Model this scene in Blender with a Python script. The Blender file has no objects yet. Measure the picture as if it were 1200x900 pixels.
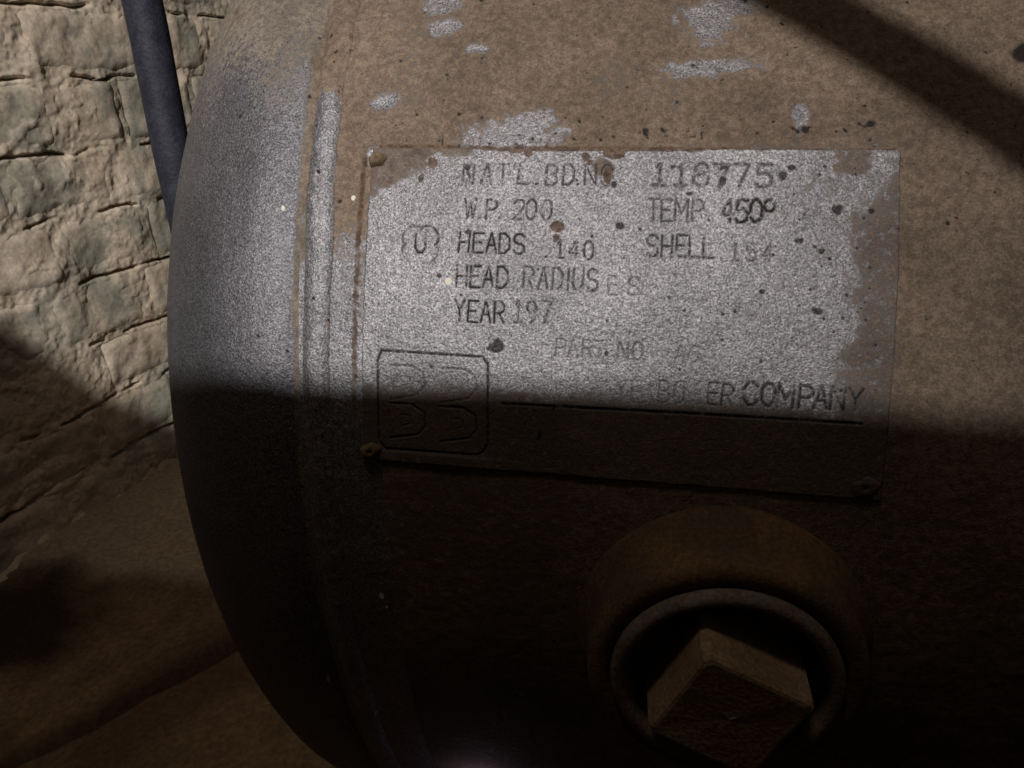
import bpy, math, random
import numpy as np

random.seed(7)
rng = np.random.default_rng(11)
scene = bpy.context.scene
COL = scene.collection

# ------------------------------------------------------------------ camera
R = 0.23                                   # tank radius, axis along X through the origin
CAM_RIGHT = (0.98581, 0.16030, -0.04985)
CAM_UP = (-0.01791, 0.39569, 0.91821)
CAM_FWD = (-0.16691, 0.90429, -0.39295)
CAM_POS = (0.0, -0.38514, 0.14018)
cam_data = bpy.data.cameras.new('camera')
cam_data.sensor_width = 36.0
cam_data.lens = 25.2
cam_data.clip_start = 0.01
cam_data.clip_end = 100.0
cam = bpy.data.objects.new('camera', cam_data)
COL.objects.link(cam)
from mathutils import Matrix, Vector
cam.matrix_world = Matrix((
    (CAM_RIGHT[0], CAM_UP[0], -CAM_FWD[0], CAM_POS[0]),
    (CAM_RIGHT[1], CAM_UP[1], -CAM_FWD[1], CAM_POS[1]),
    (CAM_RIGHT[2], CAM_UP[2], -CAM_FWD[2], CAM_POS[2]),
    (0, 0, 0, 1)))
scene.camera = cam

# ------------------------------------------------------------------ light (a dark boiler room)
world = bpy.data.worlds.new('World')
scene.world = world
world.use_nodes = True
bg = world.node_tree.nodes['Background']
bg.inputs['Color'].default_value = (1.0, 0.82, 0.74, 1)
bg.inputs['Strength'].default_value = 0.029

LAMP = Vector((-0.08, -1.40, 1.08))        # hand lamp, above and left of the viewer
ld = bpy.data.lights.new('work_lamp', 'SPOT')
ld.energy = 118.0
ld.spot_size = math.radians(46)
ld.spot_blend = 1.0
ld.color = (1.0, 0.95, 0.92)
ld.shadow_soft_size = 0.019
lo = bpy.data.objects.new('work_lamp', ld)
lo.location = LAMP
lo.rotation_euler = (Vector((-0.40, 0.08, 0.10)) - LAMP).to_track_quat('-Z', 'Y').to_euler()
COL.objects.link(lo)

cd = bpy.data.lights.new('ceiling_bulb', 'AREA')   # weak warm bulb high up in the room
cd.energy = 2.5
cd.color = (1.0, 0.78, 0.60)
cd.shape = 'DISK'
cd.size = 0.25
co = bpy.data.objects.new('ceiling_bulb', cd)
co.location = (-0.25, -0.42, 1.75)
co.rotation_euler = (Vector((0.0, -0.1, 0.0)) - co.location).to_track_quat('-Z', 'Y').to_euler()
COL.objects.link(co)

scene.view_settings.view_transform = 'Standard'
scene.view_settings.look = 'None'
scene.view_settings.exposure = 0.0
scene.view_settings.gamma = 1.0
scene.view_settings.use_curve_mapping = False
scene.cycles.use_denoising = True

# ------------------------------------------------------------------ helpers
def tag(o, label, cat, group=None):
    o['label'] = label
    o['category'] = cat
    if group:
        o['group'] = group
    return o

def empty(name, loc=(0, 0, 0)):
    o = bpy.data.objects.new(name, None)
    o.location = loc
    o.empty_display_size = 0.05
    COL.objects.link(o)
    return o

def mesh_obj(name, verts, faces, mat, parent=None, smooth=True, attrs=None):
    me = bpy.data.meshes.new(name)
    V = np.asarray(verts, np.float32).reshape(-1, 3)
    if isinstance(faces, np.ndarray):
        n = faces.shape[1]
        me.vertices.add(len(V))
        me.vertices.foreach_set('co', V.ravel())
        me.loops.add(faces.size)
        me.loops.foreach_set('vertex_index', faces.ravel().astype(np.int32))
        me.polygons.add(len(faces))
        me.polygons.foreach_set('loop_start', np.arange(0, faces.size, n, dtype=np.int32))
        me.update(calc_edges=True)
        me.validate()
    else:
        me.from_pydata([tuple(v) for v in V], [], faces)
        me.update()
    me.polygons.foreach_set('use_smooth', np.full(len(me.polygons), smooth))
    if attrs:
        for k, a in attrs.items():
            at = me.attributes.new(k, 'FLOAT', 'POINT')
            at.data.foreach_set('value', np.asarray(a, np.float32).ravel())
    me.materials.append(mat)
    o = bpy.data.objects.new(name, me)
    COL.objects.link(o)
    if parent:
        o.parent = parent
        o.matrix_parent_inverse = Matrix.Translation(parent.location).inverted()
    return o

def grid_faces(n, m, close_m=False, flip=False):
    i = np.arange(n - 1)[:, None]
    j = np.arange(m if close_m else m - 1)[None, :]
    j2 = (j + 1) % m
    a = i * m + j; b = (i + 1) * m + j; c = (i + 1) * m + j2; d = i * m + j2
    f = np.stack([a, b, c, d], -1).reshape(-1, 4)
    return f[:, ::-1].copy() if flip else f

_lat = np.random.default_rng(3).random((256, 256))
def vnoise(x, y):
    xi = np.floor(x).astype(int); yi = np.floor(y).astype(int)
    fx = x - xi; fy = y - yi
    fx = fx * fx * (3 - 2 * fx); fy = fy * fy * (3 - 2 * fy)
    g = lambda a, b: _lat[a & 255, b & 255]
    return (g(xi, yi) * (1 - fx) * (1 - fy) + g(xi + 1, yi) * fx * (1 - fy)
            + g(xi, yi + 1) * (1 - fx) * fy + g(xi + 1, yi + 1) * fx * fy)
def fbm(x, y, oct=4):
    s = 0; a = 0.5; t = 0
    for k in range(oct):
        s = s + a * vnoise(x + 17.3 * k, y - 9.1 * k); t += a
        x = x * 2.03; y = y * 2.03; a *= 0.5
    return s / t
def sstep(a, b, x):
    t = np.clip((x - a) / (b - a), 0, 1)
    return t * t * (3 - 2 * t)

# ------------------------------------------------------------------ materials
class NT:
    def __init__(self, name):
        self.m = bpy.data.materials.new(name)
        self.m.use_nodes = True
        self.t = self.m.node_tree
        self.b = self.t.nodes['Principled BSDF']
        self.geo = self.t.nodes.new('ShaderNodeNewGeometry')
        self.P = self.geo.outputs['Position']
    def link(self, a, b): self.t.links.new(a, b)
    def _set(self, sock, v):
        if hasattr(v, 'links') or hasattr(v, 'is_linked'):
            self.link(v, sock)
        else:
            sock.default_value = v
    def noise(self, scale, detail=3, rough=0.55, dist=0.0, vec=None):
        n = self.t.nodes.new('ShaderNodeTexNoise')
        n.inputs['Scale'].default_value = scale
        n.inputs['Detail'].default_value = detail
        n.inputs['Roughness'].default_value = rough
        n.inputs['Distortion'].default_value = dist
        self.link(vec or self.P, n.inputs['Vector'])
        return n.outputs['Fac']
    def voro(self, scale, out='Distance', vec=None):
        n = self.t.nodes.new('ShaderNodeTexVoronoi')
        n.inputs['Scale'].default_value = scale
        self.link(vec or self.P, n.inputs['Vector'])
        return n.outputs[out]
    def ramp(self, fac, a, b, lo=0.0, hi=1.0):
        n = self.t.nodes.new('ShaderNodeMapRange')
        n.interpolation_type = 'SMOOTHSTEP'
        self._set(n.inputs['Value'], fac)
        n.inputs['From Min'].default_value = a
        n.inputs['From Max'].default_value = b
        n.inputs['To Min'].default_value = lo
        n.inputs['To Max'].default_value = hi
        return n.outputs['Result']
    def math(self, op, a, b=0.0):
        n = self.t.nodes.new('ShaderNodeMath')
        n.operation = op
        self._set(n.inputs[0], a); self._set(n.inputs[1], b)
        return n.outputs[0]
    def mix(self, fac, a, b, mode='MIX'):
        n = self.t.nodes.new('ShaderNodeMix')
        n.data_type = 'RGBA'; n.blend_type = mode
        self._set(n.inputs['Factor'], fac)
        for s, v in ((n.inputs[6], a), (n.inputs[7], b)):
            if isinstance(v, tuple): s.default_value = (*v, 1)
            else: self.link(v, s)
        return n.outputs[2]
    def mixf(self, fac, a, b):
        n = self.t.nodes.new('ShaderNodeMix')
        n.data_type = 'FLOAT'
        self._set(n.inputs['Factor'], fac); self._set(n.inputs[2], a); self._set(n.inputs[3], b)
        return n.outputs[0]
    def attr(self, name):
        n = self.t.nodes.new('ShaderNodeAttribute')
        n.attribute_name = name
        return n.outputs['Fac']
    def bump(self, h, dist, strength=1.0, normal=None):
        n = self.t.nodes.new('ShaderNodeBump')
        n.inputs['Strength'].default_value = strength
        n.inputs['Distance'].default_value = dist
        self.link(h, n.inputs['Height'])
        if normal: self.link(normal, n.inputs['Normal'])
        return n.outputs['Normal']
    def out(self, color=None, rough=None, metal=None, normal=None, spec=None):
        for k, v in (('Base Color', color), ('Roughness', rough), ('Metallic', metal), ('Normal', normal), ('Specular IOR Level', spec)):
            if v is None: continue
            s = self.b.inputs[k]
            if isinstance(v, tuple): s.default_value = (*v, 1)
            else: self._set(s, v)
        return self.m

def tank_material(name, metal_col, dust_col):
    """aluminium paint with grit, dirt (attr), dark pits (attr), paint specks (attr)"""
    n = NT(name)
    grit = n.noise(1900, 3, 0.7)
    vc = n.t.nodes.new('ShaderNodeSeparateColor')
    n.link(n.voro(2500, 'Color'), vc.inputs[0])
    flake = n.ramp(vc.outputs[0], 0.0, 1.0, 0.68, 1.32)
    grit2 = n.noise(520, 3, 0.6)
    cloud = n.noise(38, 4, 0.6)
    dirt = n.attr('dirt')
    d = n.math('ADD', dirt, n.math('MULTIPLY', n.math('SUBTRACT', n.math('ADD', n.math('MULTIPLY', grit2, 0.55), n.math('MULTIPLY', grit, 0.45)), 0.5), 2.3))
    d = n.ramp(d, 0.25, 0.75)
    speck = n.ramp(grit, 0.32, 0.66, 0.52, 1.28)
    mcol = n.mix(1.0, metal_col, speck, 'MULTIPLY')
    mcol = n.mix(1.0, mcol, flake, 'MULTIPLY')
    mcol = n.mix(1.0, mcol, n.ramp(cloud, 0.3, 0.7, 0.82, 1.1), 'MULTIPLY')
    dcol = n.mix(n.ramp(cloud, 0.35, 0.65), dust_col, tuple(c * 0.74 for c in dust_col))
    dcol = n.mix(1.0, dcol, n.ramp(grit2, 0.3, 0.7, 0.74, 1.22), 'MULTIPLY')
    dcol = n.mix(1.0, dcol, n.ramp(grit, 0.3, 0.7, 0.72, 1.28), 'MULTIPLY')
    dots = n.ramp(n.noise(420, 2, 0.6), 0.70, 0.77)
    dcol = n.mix(dots, dcol, (0.035, 0.022, 0.014))
    col = n.mix(d, mcol, dcol)
    pit = n.attr('pit')
    pf = n.ramp(n.math('ADD', pit, n.math('MULTIPLY', n.math('SUBTRACT', grit, 0.5), 0.9)), 0.22, 0.75)
    col = n.mix(pf, col, (0.028, 0.024, 0.021))
    rust = n.attr('rust')
    rf = n.ramp(n.math('ADD', rust, n.math('MULTIPLY', n.math('SUBTRACT', grit2, 0.5), 0.7)), 0.35, 0.65)
    col = n.mix(n.math('MULTIPLY', rf, 0.85), col, n.mix(n.ramp(grit2, 0.35, 0.65), (0.17, 0.105, 0.062), (0.055, 0.032, 0.018)))
    wf = n.ramp(n.attr('white'), 0.4, 0.6)
    col = n.mix(wf, col, (0.74, 0.70, 0.58))
    cover = n.math('MAXIMUM', n.math('MAXIMUM', d, pf), n.math('MAXIMUM', rf, wf))
    metal = n.mixf(cover, 0.72, 0.0)
    rough = n.mixf(cover, 0.50, 0.88)
    h = n.math('ADD', grit, n.math('MULTIPLY', grit2, 1.2))
    nrm = n.bump(h, 0.00032, 0.8)
    return n.out(col, rough, metal, nrm, n.mixf(cover, 0.4, 0.15))

M_SHELL = tank_material('shell_paint', (0.29, 0.285, 0.30), (0.205, 0.155, 0.115))
M_HEAD = tank_material('head_paint', (0.195, 0.192, 0.206), (0.21, 0.178, 0.145))
M_PLATE = tank_material('plate_metal', (0.335, 0.33, 0.345), (0.165, 0.132, 0.110))

def rust_material(name, a, b, scale=60.0, rough=0.85, bump=0.0006):
    n = NT(name)
    f = n.noise(scale, 5, 0.65, 0.4)
    g = n.noise(900, 3, 0.6)
    col = n.mix(n.ramp(f, 0.35, 0.65), a, b)
    col = n.mix(1.0, col, n.ramp(g, 0.3, 0.7, 0.7, 1.2), 'MULTIPLY')
    return n.out(col, rough, 0.0, n.bump(n.math('ADD', f, n.math('MULTIPLY', g, 0.5)), bump), 0.25)

M_COUPLING = rust_material('dusty_rusted_steel', (0.17, 0.105, 0.052), (0.10, 0.066, 0.042))
M_RIM = rust_material('worn_steel_rim', (0.20, 0.165, 0.14), (0.13, 0.10, 0.08))
M_PLUG = rust_material('tan_dusty_steel', (0.34, 0.25, 0.155), (0.22, 0.15, 0.09))
M_RIVET = rust_material('rusty_rivet', (0.24, 0.18, 0.10), (0.14, 0.10, 0.06), 200)
M_SHELLRUST = rust_material('grimy_rivet', (0.11, 0.08, 0.06), (0.16, 0.12, 0.09), 200)
M_BLACK = rust_material('dark_iron', (0.035, 0.03, 0.028), (0.06, 0.045, 0.035))

def wall_material(name, base, dark, green, crackbump=1.0):
    n = NT(name)
    big = n.noise(13, 5, 0.6, 0.6)
    mid = n.noise(46, 5, 0.62, 0.5)
    fine = n.noise(260, 4, 0.65)
    gr = n.noise(11.5, 4, 0.6, 0.8)
    col = n.mix(n.ramp(big, 0.36, 0.66), base, dark)
    col = n.mix(n.ramp(mid, 0.42, 0.72, 0.0, 0.6), col, tuple(min(0.8, c * 1.16) for c in base))
    col = n.mix(n.ramp(gr, 0.46, 0.62, 0.0, 0.85), col, green)
    col = n.mix(1.0, col, n.ramp(fine, 0.25, 0.7, 0.8, 1.12), 'MULTIPLY')
    col = n.mix(n.ramp(n.noise(150, 2), 0.68, 0.76, 0.0, 0.6), col, (0.16, 0.12, 0.075))
    h = n.math('ADD', n.math('MULTIPLY', mid, 1.0), n.math('MULTIPLY', fine, 0.35))
    return n.out(col, 0.92, 0.0, n.bump(h, 0.0016, 0.7), 0.2)

M_BRICK = wall_material('limewashed_brick', (0.70, 0.60, 0.475), (0.52, 0.425, 0.32), (0.31, 0.315, 0.255))
M_MORTAR = wall_material('limewashed_mortar', (0.70, 0.595, 0.465), (0.54, 0.44, 0.33), (0.36, 0.35, 0.28))

def floor_material():
    n = NT('dirty_concrete')
    big = n.noise(6, 5, 0.6, 0.8)
    fine = n.noise(220, 4, 0.65)
    col = n.mix(n.ramp(big, 0.35, 0.65), (0.24, 0.165, 0.10), (0.13, 0.085, 0.05))
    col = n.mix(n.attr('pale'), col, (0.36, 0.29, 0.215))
    col = n.mix(n.attr('dark_mark'), col, (0.035, 0.025, 0.018))
    col = n.mix(1.0, col, n.ramp(fine, 0.3, 0.7, 0.72, 1.2), 'MULTIPLY')
    h = n.math('ADD', n.noise(40, 5, 0.6), n.math('MULTIPLY', fine, 0.3))
    return n.out(col, 0.93, 0.0, n.bump(h, 0.004, 0.8), 0.15)
M_FLOOR = floor_material()

def hose_material():
    n = NT('navy_rubber')
    f = n.noise(420, 3, 0.6)
    g = n.noise(90, 4, 0.6)
    col = n.mix(n.ramp(g, 0.3, 0.7), (0.017, 0.019, 0.034), (0.036, 0.038, 0.054))
    col = n.mix(1.0, col, n.ramp(f, 0.3, 0.7, 0.7, 1.3), 'MULTIPLY')
    return n.out(col, 0.62, 0.0, n.bump(f, 0.0006, 0.8), 0.4)
M_HOSE = hose_material()
M_SHADOW_PANEL = rust_material('dark_shadow_panel', (0.16, 0.10, 0.06), (0.10, 0.065, 0.04), 18)

# ------------------------------------------------------------------ floor
FLOOR_Z = -0.272
gx = np.concatenate([np.linspace(-3, -0.75, 10), np.linspace(-0.7, 0.35, 211), np.linspace(0.4, 3, 10)])
gy = np.concatenate([np.linspace(-3, -0.5, 10), np.linspace(-0.45, 0.75, 241), np.linspace(0.8, 3, 10)])
X, Y = np.meshgrid(gx, gy, indexing='ij')
A0, A1 = np.array([-.424, -.099]), np.array([-.333, .006])
ad = (A1 - A0) / np.linalg.norm(A1 - A0)
al = (X - A0[0]) * ad[0] + (Y - A0[1]) * ad[1]
ac = -(X - A0[0]) * ad[1] + (Y - A0[1]) * ad[0] + 0.012 * (fbm(al * 14, al * 0 + 3, 3) - .5)
streak = np.exp(-(ac / 0.009) ** 2) * sstep(-.30, -.2, al) * sstep(.35, .16, al)  # sunken streak across the floor, also coloured darker
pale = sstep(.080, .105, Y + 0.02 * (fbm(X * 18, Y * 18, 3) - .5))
dark_mark = sstep(1.2, .6, np.hypot((X + .535) / .085, (Y - .02) / .075) + 0.9 * (fbm(X * 20 + 5, Y * 20, 4) - .5))  # irregular darker patch at the left of the floor
Z = FLOOR_Z + 0.006 * pale - 0.010 * streak + 0.008 * (fbm(X * 9 + 40, Y * 9 + 40, 4) - 0.5) + 0.003 * (fbm(X * 60, Y * 60 + 9, 3) - 0.5)
floor = mesh_obj('floor', np.stack([X, Y, Z], -1), grid_faces(len(gx), len(gy)), M_FLOOR, attrs={'pale': pale, 'dark_mark': np.maximum(dark_mark, .8 * streak)})
floor['kind'] = 'structure'

# ------------------------------------------------------------------ brick wall
WA = math.radians(12)
WD = np.array([math.sin(WA), math.cos(WA), 0.0])      # along the wall
WN = np.array([math.cos(WA), -math.sin(WA), 0.0])     # out of the wall, towards the tank
WQ = -0.60
def wall_pt(u, z, h):
    return (WQ + h)[..., None] * WN + u[..., None] * WD + z[..., None] * np.array([0, 0, 1.0])

courses = [-0.285, -0.220, -0.157, -0.095, -0.030, 0.035, 0.095, 0.163, 0.227, 0.291, 0.355, 0.419]
known = {  # head joints read along the wall, in metres
    0: [-.06, .05, .15, .27, .37], 1: [-.10, .02, .10, .21, .31], 2: [-.02, .126, .24, .33],
    3: [-.11, .085, .200, .300], 4: [-.02, .117, .225, .325], 5: [-.10, .082, .200, .31],
    6: [-.03, .06, .154, .230, .335], 7: [-.09, .02, .135, .270, .372], 8: [-.05, .07, .19, .30, .42],
    9: [-.10, .1, .25, .36], 10: [-.05, .06, .20, .31]}
def wall_swell(u, z):
    """slow undulation shared by bricks and mortar under the thick limewash"""
    return 0.010 * (fbm(u * 20 + 5, z * 20 + 7, 3) - 0.5) + 0.0030 * (fbm(u * 70 + 5, z * 70, 3) - 0.5)
wall = empty('brick_wall', (float((WN * WQ)[0]), float((WN * WQ)[1]), FLOOR_Z))
tag(wall, 'old limewashed brick wall with cracked joints behind the rounded tank end', 'wall')
U0, U1 = -0.38, 1.60
joints = {}
for c in range(len(courses) - 1):
    js = list(known[c])
    while js[0] > U0 + 0.06: js.insert(0, js[0] - random.choice([0.105, 0.12, 0.21]))
    while js[-1] < U1 - 0.06: js.append(js[-1] + random.choice([0.105, 0.12, 0.21]))
    joints[c] = js
for c in range(len(courses) - 1):
    z0, z1 = courses[c], courses[c + 1]
    for k in range(len(joints[c]) - 1):
        a, b = joints[c][k], joints[c][k + 1]
        if b < U0 or a > U1: continue
        near = a < 0.42 and b > -0.06 and z0 < 0.26
        ga, gb = 0.0035 + random.uniform(-.001, .0015), 0.0035 + random.uniform(-.001, .0015)
        gz0, gz1 = 0.0045 + random.uniform(-.0015, .0015), 0.004 + random.uniform(-.0015, .0015)
        nu = max(8, int((b - a) / (0.0018 if near else 0.010))); nz = 38 if near else 8
        u = np.linspace(a + ga, b - gb, nu); z = np.linspace(z0 + gz0, z1 - gz1, nz)
        Ug, Zg = np.meshgrid(u, z, indexing='ij')
        du = np.minimum(Ug - (a + ga), (b - gb) - Ug); dz = np.minimum(Zg - (z0 + gz0), (z1 - gz1) - Zg)
        rad = 0.010 + 0.006 * (fbm(Ug * 60, Zg * 60, 2) - 0.5)
        ed = np.clip(1 - np.minimum(du, dz) / rad, 0, 1)
        corner = np.clip(1 - du / rad, 0, 1) ** 2 + np.clip(1 - dz / rad, 0, 1) ** 2
        H = (0.0008 + random.uniform(-.0009, .0012)
             + wall_swell(Ug, Zg) + 0.0024 * (fbm(Ug * 35 + k * 7, Zg * 35 + c * 3, 3) - 0.5)
             - 0.0034 * np.clip(corner, 0, 1.4)
             + random.uniform(-.02, .02) * (Ug - (a + b) / 2) + random.uniform(-.03, .03) * (Zg - (z0 + z1) / 2))
        wob = 0.0035 * (fbm(Ug * 45 + 3, Zg * 45 + 1, 3) - 0.5)
        Uw = Ug + wob * (ed > 0); Zw = Zg + 0.004 * (fbm(Ug * 38 + 31, Zg * 38, 3) - 0.5)
        V = wall_pt(Uw, Zw, H)
        # skirts so each brick is a solid piece set in the wall
        rim = np.concatenate([np.arange(nz), (np.arange(1, nu) * nz + nz - 1),
                              ((nu - 1) * nz + np.arange(nz - 2, -1, -1)), (np.arange(nu - 2, 0, -1) * nz)])
        back = V.reshape(-1, 3)[rim] - WN * (0.012 + (H.ravel()[rim] + 0.004)[:, None])
        n0 = nu * nz; L = len(rim)
        i = np.arange(L); i2 = (i + 1) % L
        F1 = grid_faces(nu, nz); F2 = np.stack([rim[i2], rim[i], n0 + i, n0 + i2], 1)
        mesh_obj('brick', np.concatenate([V.reshape(-1, 3), back]), np.concatenate([F1, F2]), M_BRICK, wall)
# mortar bed: fills the joints almost flush, with broken cracks along the brick edges
def mortar(u0, u1, z0, z1, step):
    u = np.arange(u0, u1 + step / 2, step); z = np.arange(z0, z1 + step / 2, step)
    Ug, Zg = np.meshgrid(u, z, indexing='ij')
    H = -0.0006 + wall_swell(Ug, Zg) + 0.0038 * (fbm(Ug * 42 + 2, Zg * 42 + 8, 3) - 0.5) + 0.0026 * (fbm(Ug * 150, Zg * 150, 3) - 0.5)
    H = H + 0.0032 * (fbm(Ug * 95 + 3, Zg * 130, 4) - 0.5)
    cr = np.zeros_like(H)
    for zc in courses[1:-1]:
        wv = zc + 0.011 * (fbm(Ug * 34 + zc * 90, Ug * 0 + zc * 50, 4) - 0.5) - 0.002
        on = sstep(0.42, 0.56, fbm(Ug * 22 + zc * 77, Ug * 0 + 5 + zc * 31, 3))
        cr = np.maximum(cr, on * np.clip(1 - np.abs(Zg - wv) / 0.0022, 0, 1))
    H = H - 0.011 * cr
    return mesh_obj('mortar', wall_pt(Ug, Zg, H), grid_faces(len(u), len(z)), M_MORTAR, wall)
mortar(-0.08, 0.44, -0.285, 0.26, 0.0014)
uu = np.arange(-0.4, 1.60, 0.0025); vv = np.linspace(0, 1, 22)
Ug, Vg = np.meshgrid(uu, vv, indexing='ij')
wdt = 0.028 + 0.020 * (fbm(Ug * 14, Ug * 0 + 2, 3) - .5)
qq = wdt * (1 - np.cos(Vg * math.pi / 2)) * 1.4 - 0.004
zz = FLOOR_Z - 0.006 + 0.9 * wdt * (1 - np.sin(Vg * math.pi / 2))
rr_ = 0.011 * (fbm(Ug * 60 + 7, Vg * 3 + Ug * 20, 4) - .5)
mesh_obj('mortar_skirting', wall_pt(Ug, zz + rr_ * .7, qq + rr_), grid_faces(len(uu), 22, False, True), M_MORTAR, wall)
mortar(-0.40, -0.08, -0.285, 0.419, 0.008)
mortar(0.44, 1.62, -0.285, 0.419, 0.008)
mortar(-0.08, 0.44, 0.26, 0.419, 0.008)

# ------------------------------------------------------------------ air tank
tank = empty('air_tank', (0.35, 0, FLOOR_Z))
tag(tank, 'horizontal steel air tank in worn aluminium paint with riveted nameplate and square plug', 'tank')
XR = -0.0885            # seam between head and shell
XEND = 0.95
HEAD_A = 0.1065         # depth of the dished head
FL = 0.007

def blobs(xm, th, items, ns=1.0, warp=0.5):
    """soft-edged irregular patches; items = (x mm, theta deg, rx mm, rtheta deg)"""
    out = np.zeros_like(xm)
    for (cx, ct, rx, rt) in items:
        q = np.sqrt(((xm - cx) / rx) ** 2 + ((th - ct) / rt) ** 2)
        q = q + warp * 2 * (fbm(xm * 0.35 * ns + cx, th * 1.3 * ns + ct, 4) - 0.5)
        out = np.maximum(out, sstep(1.40, 0.35, q))
    return out

def scatter_pits(xm, th, n, x0, x1, t0, t1, r0, r1, seed):
    g = np.random.default_rng(seed); out = np.zeros_like(xm)
    for k in range(n):
        cx = g.uniform(x0, x1); ct = g.uniform(t0, t1); r = r0 + (r1 - r0) * g.random() ** 3
        i = (np.abs(xm - cx) < 3 * r) & (np.abs(th - ct) * 4.01 < 3 * r)
        if not i.any(): continue
        a = g.uniform(0, 3.14); dx = xm[i] - cx; dy = (th[i] - ct) * 4.01
        ex = dx * math.cos(a) + dy * math.sin(a); ey = -dx * math.sin(a) + dy * math.cos(a)
        q = np.sqrt((ex / r) ** 2 + (ey / (r * g.uniform(.5, 1))) ** 2)
        out[i] = np.maximum(out[i], sstep(1.3, 0.5, q))
    return out

# shell ------------------------------------------------------------
xs = np.concatenate([np.arange(XR, 0.135, 0.00052), np.linspace(0.14, XEND, 60)])
tdeg = np.concatenate([np.arange(-36, 62, 0.13), np.linspace(62.5, 323.5, 110)])
Xg, Tg = np.meshgrid(xs, tdeg, indexing='ij')
xm = Xg * 1e3
vis = (Tg > -60) & (Tg < 100)
upper = sstep(31.5, 33.5, Tg + 3 * (fbm(xm * .05, Tg * .4, 3) - .5))
strip = sstep(21, 31, Tg + 8 * (fbm(xm * .12 + 4, Tg * .5, 3) - .5))
dirt = np.where(xm < -66, 0.12 + 0.80 * strip, 0.74 + 0.06 * upper)
dirt = dirt + 0.30 * sstep(-60, -40, xm) * upper
rubs = [(-32, 33.3, 15, 1.5), (-27, 34.2, 8, 1.0), (-52.6, 41.9, 5.5, .8), (-43.4, 40.0, 4.6, .6), (17.2, 37.5, 13.6, .75),
        (17, 41.1, 8.5, 2.0), (25, 42.6, 8, 1.6), (39.0, 33.7, 2.2, 1.0), (-67.3, 36.3, 4.2, .8), (-68.6, 32.2, 3, .8), (-54, 44.0, 6, .9)]
rub = blobs(xm, Tg, rubs)
rub2 = blobs(xm, Tg, [(-6, 37, 7, 2.4), (6, 35.5, 9, 1.4), (86, 37.2, 5, 1.6), (-60, 28, 2, 1)]) * 0.32
dirt = dirt + 0.2 * sstep(58, 64, xm)
dirt = dirt * (1 - 0.84 * rub) - rub2
pit = scatter_pits(xm, Tg, 420, -85, 115, 20, 52, 0.22, 0.85, 5) * 0.75
pit = np.maximum(pit, blobs(xm, Tg, [(89.5, 37.3, 3.6, .75)], 1, .3))
pit = np.maximum(pit, 0.75 * scatter_pits(xm, Tg, 40, -60, 60, 32.6, 33.4, 0.5, 1.5, 8))
# grime line hugging the plate's outline
rust = 0.22 * sstep(0.55, 0.7, fbm(xm * .22, Tg * .9, 4)) * (Tg > 30)
rust = np.maximum(rust, 0.62 * np.exp(-((xm + 71.6 + (32.9 - Tg) * .085) / 1.3) ** 2) * sstep(12, 16, Tg) * sstep(34, 32, Tg))
rust = np.maximum(rust, 0.60 * np.exp(-((Tg - (32.95 - (xm + 69.7) * 0.0124)) / .30) ** 2) * (xm > -68) * (xm < 60))
white = np.maximum.reduce([blobs(xm, Tg, [(-69.8, 1.5, .8, .34), (-68.6, .55, .5, .2), (-74.1, 29.4, .8, .2)], 1, .2)])
HS = 0.0004 * (fbm(xm * .08, Tg * .35, 3) - .5) + 0.00025 * (fbm(xm * .5, Tg * 2, 3) - .5) - 0.0003 * rub - 0.0005 * pit
HS = HS * vis
TR = np.radians(Tg)
V = np.stack([Xg, -(R + HS) * np.cos(TR), (R + HS) * np.sin(TR)], -1)
mesh_obj('shell', V, grid_faces(len(xs), len(tdeg), True, True), M_SHELL, tank,
         attrs={'dirt': dirt, 'pit': pit, 'rust': rust, 'white': white})

# heads ------------------------------------------------------------
def head(x0, sgn, dense):
    if dense:
        ph = np.concatenate([np.linspace(0, 1.15, 260), np.linspace(1.17, 1.5705, 30)])
        td = np.concatenate([np.arange(-45, 75, 0.2), np.linspace(75.5, 314.5, 90)])
    else:
        ph = np.linspace(0, 1.5705, 24); td = np.linspace(0, 355, 72)
    Pg, Tq = np.meshgrid(ph, td, indexing='ij')
    xq = x0 + sgn * (FL * np.clip(Pg / 0.06, 0, 1) + HEAD_A * np.sin(Pg))
    rq = R * np.cos(Pg)
    lip = np.clip((Pg) / 0.03, 0, 1)
    rq = rq - 0.0022 * np.exp(-(Pg / 0.028) ** 2)
    xmm = xq * 1e3
    a = {}
    top = sstep(33, 47, Tq + 10 * (fbm(xmm * .06 + 9, Tq * .12, 4) - .5)) * sstep(0.9, 0.15, Pg)
    dn = 0.06 + 0.82 * top + 0.9 * sstep(-92.0, -90.2, xmm) * (0.6 + .5 * fbm(Tq * .4, Tq * 0 + 3, 3)) + 0.16 * sstep(0.5, 1.0, Pg)
    a['dirt'] = dn if dense else np.full_like(Pg, .3)
    a['pit'] = scatter_pits(xmm, Tq, 90, -200, -90, 5, 52, .3, .8, 12) if dense else np.zeros_like(Pg)
    a['rust'] = 0.5 * sstep(.62, .75, fbm(xmm * .2, Tq * .5, 4)) * (Tq > 38) if dense else np.zeros_like(Pg)
    a['white'] = blobs(xmm, Tq, [(-94.6, 28.9, .75, .18), (-93.6, -7.9, .5, .5), (-93.0, 19.0, .5, .13)], 1, .2) if dense else np.zeros_like(Pg)
    hh = 0.0007 * (fbm(xmm * .07 + 3, Tq * .25, 3) - .5) if dense else 0
    T = np.radians(Tq)
    V = np.stack([xq, -(rq + hh) * np.cos(T), (rq + hh) * np.sin(T)], -1)
    return mesh_obj('head', V, grid_faces(len(ph), len(td), True, sgn > 0), M_HEAD, tank, attrs=a)
head(XR, -1, True)
head(XEND, 1, False)

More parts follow.
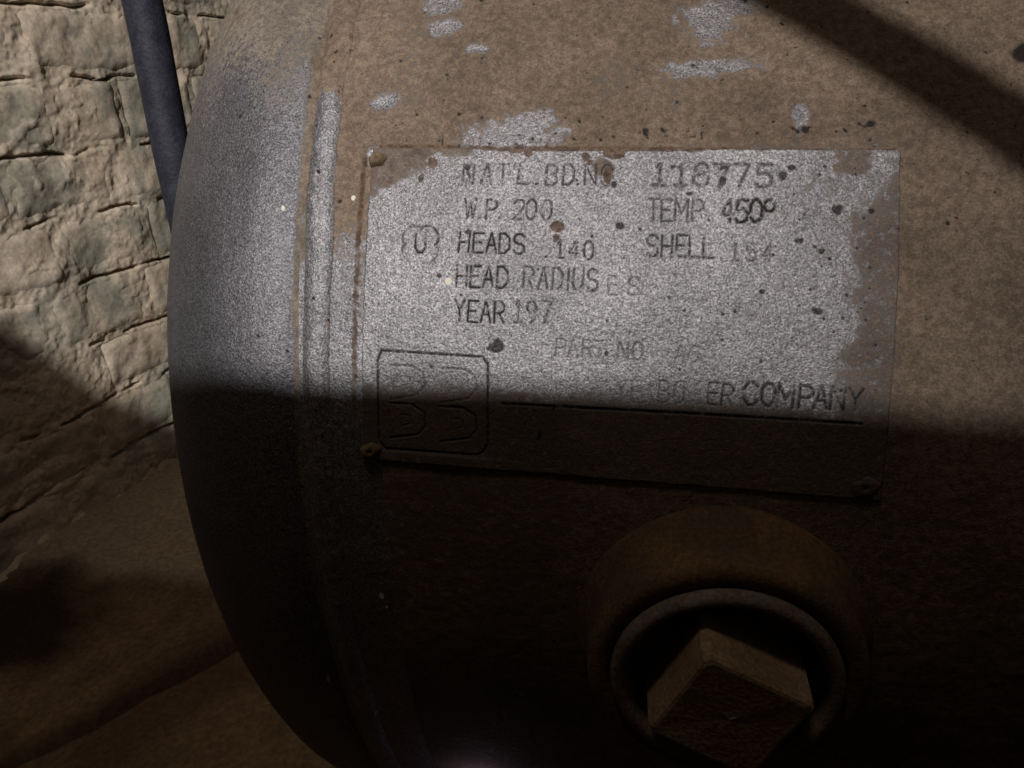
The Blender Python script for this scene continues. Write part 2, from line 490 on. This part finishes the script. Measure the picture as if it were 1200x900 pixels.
# weld bead --------------------------------------------------------
def weld(x0, dense):
    td = np.concatenate([np.arange(-45, 75, 0.15), np.linspace(75.5, 314.5, 90)]) if dense else np.linspace(0, 355, 72)
    sv = np.linspace(-1, 1, 33)
    Sg, Tq = np.meshgrid(sv, td, indexing='ij')
    wid = 0.0042 + 0.0007 * (fbm(Tq * .25, Tq * 0 + 2, 3) - .5)
    cx = x0 + 0.0052 + 0.0016 * (fbm(Tq * .12 + 7, Tq * 0 + 4, 3) - .5)
    xq = cx + wid * Sg
    hh = -0.0005 + 0.0019 * np.clip(1 - Sg ** 2, 0, 1) ** 0.7 + 0.0005 * (fbm(xq * 500, Tq * 1.3, 3) - .5)
    T = np.radians(Tq)
    V = np.stack([xq, -(R + hh) * np.cos(T), (R + hh) * np.sin(T)], -1)
    xmm = xq * 1e3
    a = {'dirt': 0.05 + 0.95 * sstep(36.0, 38.5, Tq + 3 * (fbm(xmm * .3, Tq * .4, 3) - .5)) + 0.75 * np.clip(np.abs(Sg) - .55, 0, 1) * 1.6,
         'pit': scatter_pits(xmm, Tq, 40, -89, -78, 5, 50, .3, .8, 14) if dense else 0 * xq,
         'rust': 0 * xq, 'white': 0 * xq}
    mesh_obj('weld_seam', V, grid_faces(len(sv), len(td), True, True), M_SHELL, tank, attrs=a)
weld(XR, True)
weld(XEND - 0.0104, False)

# nameplate --------------------------------------------------------
PW, PH = 131.0, 84.3
BLc = np.array([-71.5, math.radians(11.9) * R * 1e3]); E1 = np.array([130.9, -5.62]) / PW; E2 = np.array([1.8, 84.3]) / PH

FONT = {  # strokes on a 0..1 box
 'A': [[(0, 0), (.5, 1), (1, 0)], [(.2, .36), (.8, .36)]],
 'B': [[(0, 0), (0, 1), (.6, 1), (.92, .86), (.92, .66), (.6, .52), (0, .52)], [(.6, .52), (1, .38), (1, .14), (.66, 0), (0, 0)]],
 'C': [[(1, .82), (.75, 1), (.3, 1), (0, .75), (0, .25), (.3, 0), (.75, 0), (1, .18)]],
 'D': [[(0, 0), (0, 1), (.55, 1), (1, .75), (1, .25), (.55, 0), (0, 0)]],
 'E': [[(1, 1), (0, 1), (0, 0), (1, 0)], [(0, .52), (.75, .52)]],
 'F': [[(1, 1), (0, 1), (0, 0)], [(0, .52), (.75, .52)]],
 'H': [[(0, 0), (0, 1)], [(1, 0), (1, 1)], [(0, .5), (1, .5)]],
 'I': [[(.5, 0), (.5, 1)]],
 'L': [[(0, 1), (0, 0), (1, 0)]],
 'M': [[(0, 0), (0, 1), (.5, .35), (1, 1), (1, 0)]],
 'N': [[(0, 0), (0, 1), (1, 0), (1, 1)]],
 'O': [[(.3, 0), (0, .25), (0, .75), (.3, 1), (.7, 1), (1, .75), (1, .25), (.7, 0), (.3, 0)]],
 'P': [[(0, 0), (0, 1), (.65, 1), (1, .85), (1, .62), (.65, .48), (0, .48)]],
 'R': [[(0, 0), (0, 1), (.65, 1), (1, .85), (1, .62), (.65, .48), (0, .48)], [(.5, .48), (1, 0)]],
 'S': [[(1, .84), (.72, 1), (.28, 1), (0, .84), (0, .64), (.3, .52), (.7, .48), (1, .36), (1, .16), (.72, 0), (.28, 0), (0, .16)]],
 'T': [[(0, 1), (1, 1)], [(.5, 1), (.5, 0)]],
 'U': [[(0, 1), (0, .25), (.3, 0), (.7, 0), (1, .25), (1, 1)]],
 'W': [[(0, 1), (.27, 0), (.5, .8), (.73, 0), (1, 1)]],
 'Y': [[(0, 1), (.5, .5), (1, 1)], [(.5, .5), (.5, 0)]],
 '0': [[(.35, 0), (.05, .2), (0, .5), (.05, .8), (.35, 1), (.65, 1), (.95, .8), (1, .5), (.95, .2), (.65, 0), (.35, 0)]],
 '1': [[(.25, .82), (.55, 1), (.55, 0)], [(.1, 0), (1, 0)]],
 '2': [[(0, .8), (.25, 1), (.75, 1), (1, .78), (.9, .55), (0, 0), (1, 0)]],
 '4': [[(.72, 0), (.72, 1), (0, .3), (1, .3)]],
 '5': [[(.95, 1), (.1, 1), (.05, .56), (.6, .62), (1, .42), (.95, .12), (.6, 0), (.2, 0), (0, .14)]],
 '6': [[(.9, .95), (.5, 1), (.1, .7), (0, .3), (.3, 0), (.7, 0), (1, .22), (.9, .5), (.5, .58), (.08, .4)]],
 '7': [[(0, 1), (1, 1), (.35, 0)]],
 '8': [[(.5, .53), (.1, .68), (.1, .88), (.35, 1), (.65, 1), (.9, .88), (.9, .68), (.5, .53), (0, .35), (0, .14), (.3, 0), (.7, 0), (1, .14), (1, .35), (.5, .53)]],
 '9': [[(.95, .6), (.6, .42), (.25, .45), (0, .65), (.1, .9), (.4, 1), (.8, .95), (1, .7), (.8, .2), (.5, 0)]],
 "'": [[(.5, 1), (.4, .75)]],
 '.': [[(.45, .02), (.55, .06)]],
 '\u00b0': [[(.2, .5), (0, .65), (0, .85), (.25, 1), (.6, 1), (.85, .85), (.85, .65), (.6, .5), (.2, .5)]],
}
# (characters, centres along the plate in mm, baseline mm, height, width, how deeply it survives)
ROWS = [
 ("NAT'L.BD.NO", [27.0, 31.7, 36.1, 38.6, 41.4, 44.7, 48.6, 52.7, 55.3, 58.5, 62.6], 74.2, 5.3, 2.7, .78),
 ('118775', [75.3, 80.4, 85.3, 90.3, 94.7, 100.0], 74.4, 5.6, 3.5, .70),
 ('W.P.200', [28.2, 30.6, 33.4, 35.8, 40.6, 43.9, 47.8], 65.1, 5.0, 2.6, .85),
 ('PSI', [60.2, 62.7, 65.2], 65.7, 4.2, 1.9, .30),
 ('TEMP.', [74.3, 77.4, 81.0, 84.9, 87.5], 65.5, 5.3, 2.6, .72),
 ('450\u00b0', [91.7, 95.1, 98.4, 101.6], 65.6, 5.4, 2.7, .95),
 ('HEADS', [26.9, 30.7, 34.0, 37.5, 41.2], 56.3, 5.0, 2.6, 1.0),
 ('.140', [48.2, 51.7, 55.1, 58.7], 55.4, 4.5, 2.3, .82),
 ('SHELL', [74.3, 77.8, 81.2, 84.4, 87.6], 56.7, 5.2, 2.5, .85),
 ('.154', [90.7, 93.8, 97.6, 101.3], 56.2, 4.1, 2.3, .62),
 ('HEAD', [26.6, 30.2, 33.5, 37.3], 47.4, 5.4, 2.6, 1.0),
 ('RADIUS', [43.8, 47.5, 51.2, 53.8, 56.4, 60.0], 47.7, 5.3, 2.4, .74),
 ('ES', [65.1, 70.1], 46.7, 4.6, 2.2, .6),
 ('YEAR', [26.5, 29.8, 33.4, 36.9], 38.5, 5.4, 2.5, 1.0),
 ('197', [41.7, 45.0, 48.7], 38.9, 5.5, 2.3, .78),
 ('PARTNO.', [52.6, 55.8, 59.2, 62.4, 68.0, 71.6, 73.8], 31.1, 4.2, 2.3, .6),
 ('A6', [81.8, 85.3], 31.1, 4.1, 2.2, .48),
 ('YE', [68.2, 72.0], 20.6, 5.3, 2.7, .5),
 ('BO', [78.6, 82.1], 21.1, 5.2, 2.5, .58),
 ('IL', [84.6, 87.0], 21.2, 5.2, 2.0, .30),
 ('ER', [90.4, 93.6], 21.3, 5.2, 2.5, .85),
 ('COMPANY', [99.0, 103.1, 107.0, 111.5, 115.0, 118.6, 122.8], 21.9, 5.3, 3.0, .82),
]
DS = 0.17
s = np.arange(0, PW + DS / 2, DS); t = np.arange(0, PH + DS / 2, DS)
Sg, Tg2 = np.meshgrid(s, t, indexing='ij')
groove = np.zeros_like(Sg)
def cut(pts, width, depth):
    """engrave a polyline given in plate millimetres"""
    for (x0, y0), (x1, y1) in zip(pts[:-1], pts[1:]):
        m = width * 2 + .3
        i0, i1 = int(max(0, (min(x0, x1) - m) / DS)), int((max(x0, x1) + m) / DS) + 2
        j0, j1 = int(max(0, (min(y0, y1) - m) / DS)), int((max(y0, y1) + m) / DS) + 2
        a = Sg[i0:i1, j0:j1]; b = Tg2[i0:i1, j0:j1]
        dx, dy = x1 - x0, y1 - y0
        q = np.clip(((a - x0) * dx + (b - y0) * dy) / (dx * dx + dy * dy + 1e-9), 0, 1)
        d = np.hypot(a - x0 - q * dx, b - y0 - q * dy)
        groove[i0:i1, j0:j1] = np.maximum(groove[i0:i1, j0:j1], depth * sstep(width, width * .25, d))
for txt, cs, base, hh, ww, dep in ROWS:
    for ch, cx in zip(txt, cs):
        w = ww * (0.85 if ch in '1I' else 1.15 if ch in 'WM' else 1.0)
        jx, jy, rot = random.uniform(-.15, .15), random.uniform(-.12, .12), random.uniform(-.04, .04)
        for st in FONT[ch]:
            pts = []
            for (fx, fy) in st:
                px = (fx - .5) * w; py = fy * hh
                pts.append((cx + jx + px + rot * py + 0.02 * py, base + jy + py - rot * px))
            wd_ = 0.62 if txt in ('118775', '450\u00b0', 'COMPANY') else 0.38
            cut(pts, wd_, dep)
# maker's mark: two big block letters in a rounded box, rule line, clover stamp
box_ = [(4.7, 27.5), (5.8, 30.0), (32.7, 29.8), (34.2, 28.0), (34.5, 7.4), (33.2, 4.9), (31.4, 4.1), (6.8, 4.0), (5.0, 5.9), (4.7, 27.5)]
cut(box_, .52, .85)
for ox in (0, 13.8):
    cut([(8.2 + ox, 26.3), (14.0 + ox, 26.4), (17.0 + ox, 24.8), (17.5 + ox, 21.6), (15.6 + ox, 19.0), (8.2 + ox, 17.3)], .5, .62)
    cut([(8.0 + ox, 16.3), (14.0 + ox, 16.4), (17.4 + ox, 14.4), (17.7 + ox, 10.8), (15.8 + ox, 8.4), (8.0 + ox, 7.0)], .5, .72)
    cut([(8.2 + ox, 26.3), (8.0 + ox, 17.3)], .4, .22); cut([(8.1 + ox, 16.3), (8.0 + ox, 7.0)], .4, .35)
    cut([(11 + ox, 23.6), (13.4 + ox, 23.4), (14.0 + ox, 21.8), (11 + ox, 20.8), (11 + ox, 23.6)], .4, .22)
    cut([(11 + ox, 13.4), (13.6 + ox, 13.4), (14.2 + ox, 11.4), (11 + ox, 10.2), (11 + ox, 13.4)], .4, .38)
cut([(38.1, 18.2), (60, 18.45), (83.2, 18.8), (124.6, 19.0)], .6, 1.1)
cut([(13.9, 60.8), (13.9, 57.0), (14.7, 55.8), (15.9, 55.8), (16.6, 57.1), (16.5, 60.9)], .42, .9)
clov = []
for k in range(73):
    a = 2 * math.pi * k / 72
    r = 3.9 + 1.6 * abs(math.sin(2 * a)) ** .55
    clov.append((15.2 + r * math.cos(a), 57.9 + r * math.sin(a)))
cut(clov[:25], .42, .85); cut(clov[24:42], .42, .7); cut(clov[41:60], .42, .35); cut(clov[59:73], .42, .6)
# wear: parts of the stamping are filled or rubbed away
wear = fbm(Sg * .34 + 50, Tg2 * .34 + 3, 3)
fine = fbm(Sg * 1.8 + 2, Tg2 * 1.8, 3)
keep = np.clip(0.74 + 0.30 * sstep(.36, .56, wear) - 1.3 * (fine - .5), 0.32, 1.05)
logo = (Sg < 36) & (Tg2 < 32)
groove = groove * np.where(logo | (np.abs(Tg2 - 18.7) < 1.1), np.clip(keep + .1, 0, 1.1), keep)

edge = np.minimum.reduce([Sg, PW - Sg, Tg2, PH - Tg2])
edge = edge + 0.5 * (fbm(Sg * .5, Tg2 * .5, 3) - .5) * sstep(3, 0.5, edge)
rim = sstep(0.0, 0.75, edge)
hp = (1.05 * rim - 0.35 + 0.28 * (fbm(Sg * .09, Tg2 * .09, 3) - .5) + 0.10 * (fbm(Sg * .9, Tg2 * .9, 3) - .5)) - 0.30 * groove
lip = sstep(3.6, 3.0, Tg2) * sstep(0.2, 0.9, Tg2) * 0.20 * sstep(44, 30, Sg)
hp = hp + lip
pitp = np.clip(groove * 0.78, 0, 1)
def pblob(items, warp=.35):
    out = np.zeros_like(Sg)
    for cx, cy, rx, ry in items:
        q = np.sqrt(((Sg - cx) / rx) ** 2 + ((Tg2 - cy) / ry) ** 2) + warp * 2 * (fbm(Sg * .45 + cx, Tg2 * .45 + cy, 4) - .5)
        out = np.maximum(out, sstep(1.2, .6, q))
    return out
g = np.random.default_rng(21)
spots = [(g.uniform(18, 127), g.uniform(26, 82), r_ := .2 + .6 * g.random() ** 3, r_) for k in range(70)]
spots += [(g.uniform(100, 126), g.uniform(34, 80), r_ := .25 + .45 * g.random() ** 2, r_) for k in range(36)]
spots += [(26.6, 78.5, .8, .8), (78.5, 79.2, 1.0, .9), (91, 79, 1.3, 1.0), (90.5, 76, .9, 1.5), (116.5, 69.0, 1.3, 1.6), (108.3, 61.5, 1.1, .7), (112, 60, .6, .5),
          (66, 64, 1.1, .9), (104.5, 77, .9, 1.3), (106.5, 79, .9, .7), (113, 45, 1.2, 1.0), (48, 10.5, .7, 1.4), (36.2, 32.5, 2.0, 2.2), (82.5, 72.3, 1.3, .6)]
pitp = np.maximum(pitp, 0.62 * pblob(spots, 1.0))
rustp = pblob([(42.2, 82.8, 1.1, 1.4), (57, 81.5, 1.2, 1.4), (58, 80, .8, .8), (64, 82.5, 3, 1.3), (50.6, 63.4, 1.8, 1.6), (50.5, 60.6, .9, 1.1), (62.5, 76.5, 1.2, 2.2), (17, 79.8, 1.6, 1.8), (14.3, 75.5, .7, 1.2), (39, 83.2, 2, .6), (55, 83.5, 30, .5)], .45)
# dust-filled corners and the brown right-hand margin
dirtp = 0.12 + 0.10 * (fbm(Sg * .05, Tg2 * .05, 3) - .5)
corner = np.maximum.reduce([sstep(-.5, 1.5, (Tg2 - 74.0) / 4 + (10.5 - Sg) / 7 + 3.4 * (fbm(Sg * .16, Tg2 * .16, 4) - .5)) * (Tg2 > 66),
                            pblob([(61, 79, 3.2, 2.5)], .5) * .8])
dirtp = np.maximum(dirtp, corner)
margin = 119.0 + 0.03 * (Tg2 - 60) + 7 * (fbm(Tg2 * .10, Tg2 * 0 + 1, 3) - .5) + np.where(Tg2 > 66, (Tg2 - 66) * .55, 0)
dirtp = dirtp + 0.16 * sstep(88, 120, Sg)
marg = sstep(-5.0, 6.0, Sg - margin) * (0.52 + .4 * fbm(Sg * .2, Tg2 * .2, 3))
dirtp = np.maximum(dirtp, marg)
dirtp = np.maximum(dirtp, 0.72 * sstep(26, 18, Tg2 + 4 * (fbm(Sg * .1 + 5, Tg2 * .2, 3) - .5)))   # grimy lower band
dirtp = np.maximum(dirtp, 0.8 * sstep(1.0, 0.1, edge) * (fbm(Sg * .4 + 4, Tg2 * .4, 3) > .42))
topright = pblob([(120.5, 80.5, 6, 3.6)], .6) * .75
dirtp = np.maximum(dirtp, topright * (Sg < 127))
whitep = pblob([(23.2, 48.6, 1.05, 1.05)], .04)
whitep = np.maximum(whitep, pblob([(86, 41.5, .4, .4), (108, 50, .35, .3)], .1))
hp = hp - 0.22 * rustp - 0.15 * np.maximum(pitp - groove, 0) + 0.10 * whitep
cx_ = BLc[0] + E1[0] * Sg + E2[0] * Tg2
cv_ = BLc[1] + E1[1] * Sg + E2[1] * Tg2
th_ = cv_ * 1e-3 / R
rr = R + hp * 1e-3
V = np.stack([cx_ * 1e-3, -rr * np.cos(th_), rr * np.sin(th_)], -1)
plate = mesh_obj('nameplate', V, grid_faces(len(s), len(t)), M_PLATE, tank, attrs={'dirt': dirtp, 'pit': pitp, 'rust': rustp, 'white': whitep})
plate['label'] = 'worn rectangular metal nameplate with stamped capacity text'

def on_tank(smm, tmm, h):
    p = BLc + E1 * smm + E2 * tmm
    a = p[1] * 1e-3 / R
    return np.array([p[0] * 1e-3, -(R + h) * math.cos(a), (R + h) * math.sin(a)]), a
def rivet(smm, tmm, r, mat, tall=1.0):
    prof = [(1.15, -.0004), (1.05, .0006), (.85, .0014), (.55, .0018), (.25, .0017), (.12, .0012), (.0, .0011)]
    P, a = on_tank(smm, tmm, 0.0004)
    n = np.array([0, -math.cos(a), math.sin(a)]); e1 = np.array([1.0, 0, 0]); e2 = np.cross(n, e1)
    K = 28; V = []
    for q, h in prof:
        for k in range(K):
            b = 2 * math.pi * k / K
            rr_ = r * q * (1 + .16 * math.sin(2 * b + 1) + .08 * math.sin(5 * b))
            V.append(P + e1 * rr_ * math.cos(b) + e2 * rr_ * math.sin(b) + n * h * tall)
    o = mesh_obj('rivet', V, grid_faces(len(prof), K, True), mat, plate)
    return o
rivet(2.6, 3.0, 0.0024, M_RIVET)
rivet(2.0, 80.3, 0.0020, M_RIVET)
rivet(126.8, 3.4, 0.0028, M_SHELLRUST, 0.45)

# coupling boss and square-head plug --------------------------------
def lathe(name, prof, mat, parent, ctr, K=96, wob=0.0, seed=0, saddle=False):
    """profile (radius mm, height mm) turned about the -Y direction"""
    V = []
    for (r, h) in prof:
        for k in range(K):
            b = 2 * math.pi * k / K
            n_ = float(fbm(np.array(math.cos(b) * 2 + seed), np.array(math.sin(b) * 2 + r * .1), 3)) - .5
            rr_ = (r + wob * n_) * 1e-3
            x = ctr[0] + rr_ * math.cos(b); z = ctr[1] + rr_ * math.sin(b)
            base = -R
            if saddle and h <= 5:
                f = 1 - max(0, h) / 5
                base = -(f * math.sqrt(max(1e-6, R * R - z * z)) + (1 - f) * R)
            V.append((x, base - (h + wob * .6 * n_) * 1e-3, z))
    return mesh_obj(name, V, grid_faces(len(prof), K, True), mat, parent)
BC = (0.0235, 0.001)
boss = lathe('pipe_coupling', [(38.5, -1.5), (38.0, .3), (36.5, 2.2), (35.2, 4.5), (34.6, 6.5), (34.3, 10), (34.0, 13.5), (33.2, 15.2), (31.5, 16.0), (29.0, 15.8), (28.3, 15.2), (28.2, 9)], M_COUPLING, tank, BC, 120, .9, 2, True)
lathe('plug_rim', [(28.0, 11), (27.9, 16.6), (27.3, 18.0), (26.2, 18.7), (25.0, 18.5), (24.2, 17.6), (23.6, 15.5), (23.2, 8.2), (18, 7.8), (0.2, 7.8)], M_RIM, boss, BC, 110, .4, 6)
def square_head(ctr, side, rot, h0, h1, mat, parent):
    V = []; n = 9
    ring = []
    ch = 0.10
    for k in range(4):
        a0 = rot + k * math.pi / 2
        c0 = np.array([math.cos(a0), math.sin(a0)]) * side / math.sqrt(2)
        c1 = np.array([math.cos(a0 + math.pi / 2), math.sin(a0 + math.pi / 2)]) * side / math.sqrt(2)
        for q in np.linspace(ch / 2, 1 - ch / 2, n):
            ring.append(c0 * (1 - q) + c1 * q)
    ring = np.array(ring); K = len(ring)
    prof = [(1.04, h0), (1.0, h0 + 3), (.985, h1 - 3), (.97, h1 - 1.2), (.935, h1 - .3), (.88, h1), (.6, h1 - .1), (.3, h1 - .15), (0.01, h1 - .2)]
    for q, h in prof:
        for k in range(K):
            w_ = .5 * (float(fbm(np.array(k * .35), np.array(h * .3), 2)) - .5)
            p = ring[k] * q
            V.append((ctr[0] + (p[0] + w_ * .6) * 1e-3, -R - (h + w_ * .7) * 1e-3, ctr[1] + (p[1] + w_ * .6) * 1e-3))
    o = mesh_obj('plug_head', V, grid_faces(len(prof), K, True), mat, parent, smooth=False)
    return o
square_head((BC[0] + .0, BC[1] - .001), 29.0, math.radians(108), 6, 27, M_PLUG, boss)

# saddle feet under the tank, out of sight
for fx in (0.12, 0.72):
    V = []; F = []
    K = 25
    for yy in (fx - .02, fx + .02):
        for k in range(K):
            a = math.radians(-50 + 100 * k / (K - 1))
            V.append((yy, (R - .001) * math.sin(a), -(R - .001) * math.cos(a)))
        for k in range(K):
            a = math.radians(-50 + 100 * k / (K - 1))
            V.append((yy, (R - .001) * math.sin(a) * .95, FLOOR_Z))
    N = 2 * K
    for k in range(K - 1):
        F += [(k, k + 1, K + k + 1, K + k), (N + k + 1, N + k, N + K + k, N + K + k + 1),
              (K + k, K + k + 1, N + K + k + 1, N + K + k), (k + 1, k, N + k, N + k + 1)]
    F += [(0, K, N + K, N), (K - 1, N + K - 1, N + N - 1, N - 1)]
    mesh_obj('foot', V, F, M_BLACK, tank, False)

# ------------------------------------------------------------------ tubes
def tube(name, pts, r, mat, label, cat, sides=24, steps=20):
    P = [Vector(p) for p in pts]
    C = []
    for i in range(len(P) - 1):
        p0, p1, p2, p3 = P[max(i - 1, 0)], P[i], P[i + 1], P[min(i + 2, len(P) - 1)]
        for k in range(steps):
            q = k / steps
            C.append(0.5 * ((2 * p1) + (p2 - p0) * q + (2 * p0 - 5 * p1 + 4 * p2 - p3) * q * q + (3 * p1 - p0 - 3 * p2 + p3) * q ** 3))
    C.append(P[-1])
    V = []; up = None
    for i, c in enumerate(C):
        tn = (C[min(i + 1, len(C) - 1)] - C[max(i - 1, 0)]).normalized()
        if up is None: up = tn.orthogonal().normalized()
        up = (up - tn * up.dot(tn)).normalized(); sd = tn.cross(up)
        for k in range(sides):
            a = 2 * math.pi * k / sides
            V.append(c + (up * math.cos(a) + sd * math.sin(a)) * r)
    o = mesh_obj(name, V, grid_faces(len(C), sides, True, True), mat)
    return tag(o, label, cat)

HOSE = [(-0.374, 0.178, 0.90), (-0.374, 0.177, 0.60), (-0.373, 0.176, 0.35), (-0.372, 0.176, 0.208), (-0.3725, 0.174, 0.148), (-0.3725, 0.171, 0.077),
        (-0.370, 0.172, -0.02), (-0.35, 0.185, -0.13), (-0.28, 0.23, -0.225), (-0.12, 0.31, -0.252), (0.2, 0.42, -0.254)]
tube('hose', HOSE, 0.0145, M_HOSE, 'dark navy rubber hose hanging between the brick wall and the tank end', 'hose', 32)

# behind the viewer, unseen: panel added and shaped for its shadow edge, and cable
def toward_lamp(p, plane_y):
    p = Vector(p); k = (plane_y - p.y) / (LAMP.y - p.y)
    return p + (LAMP - p) * k
tank_edge = [(-.13, -.2196, .0735), (-.0838, -.2196, .0684), (-.0305, -.2198, .0678), (.012, -.2202, .0666), (.0609, -.2209, .0640), (.12, -.2215, .061), (.3, -.2225, .055)]
wall_edge = [(-.579, .162, -.042), (-.570, .205, -.097), (-.561, .246, -.158)]
BY = -0.47
top = [toward_lamp(p, BY) for p in wall_edge] + [toward_lamp(p, BY) for p in tank_edge]

outline = [(-0.85, FLOOR_Z - .001), (-0.85, top[0].z + .09), (top[0].x - .06, top[0].z + .07)] + [(p.x, p.z) for p in top] + [(0.45, top[-1].z - .01), (0.45, FLOOR_Z - .001)]
V = [(x, BY - .018, z) for x, z in outline] + [(x, BY, z) for x, z in outline]
n = len(outline)
F = [tuple(range(n)), tuple(range(2 * n - 1, n - 1, -1))] + [(k, n + k, n + (k + 1) % n, (k + 1) % n) for k in range(n)]
shadow_panel = mesh_obj('shadow_panel', V, F, M_SHADOW_PANEL, smooth=False)
tag(shadow_panel, 'unseen dark panel added behind the viewer to shade the lower tank and wall', 'shadow_panel')
a, b = toward_lamp((0.0401, -0.1705, 0.1544), -0.36), toward_lamp((0.0868, -0.1943, 0.1230), -0.36)
d = (b - a)
tube('cable', [a - d * 8 + Vector((0, 0, .10)), a - d * 4 + Vector((0, 0, .02)), a - d * 1.2, a, b, b + d * 1.5, b + d * 5 + Vector((0, 0, .06)), b + d * 10 + Vector((0, 0, .3))], 0.0074, M_HOSE,
     'thin black cable slung across above the added shadow panel', 'cable', 16)

# weak glint low on the shell: small unseen lamp added close to the surface
pd = bpy.data.lights.new('glint_lamp', 'POINT')
pd.energy = 0.0012
pd.color = (0.80, 0.72, 1.0)
pd.shadow_soft_size = 0.002
po = bpy.data.objects.new('glint_lamp', pd)
a_ = math.radians(-20.5)
po.location = (-0.0495, -(R + .010) * math.cos(a_), (R + .010) * math.sin(a_))
COL.objects.link(po)
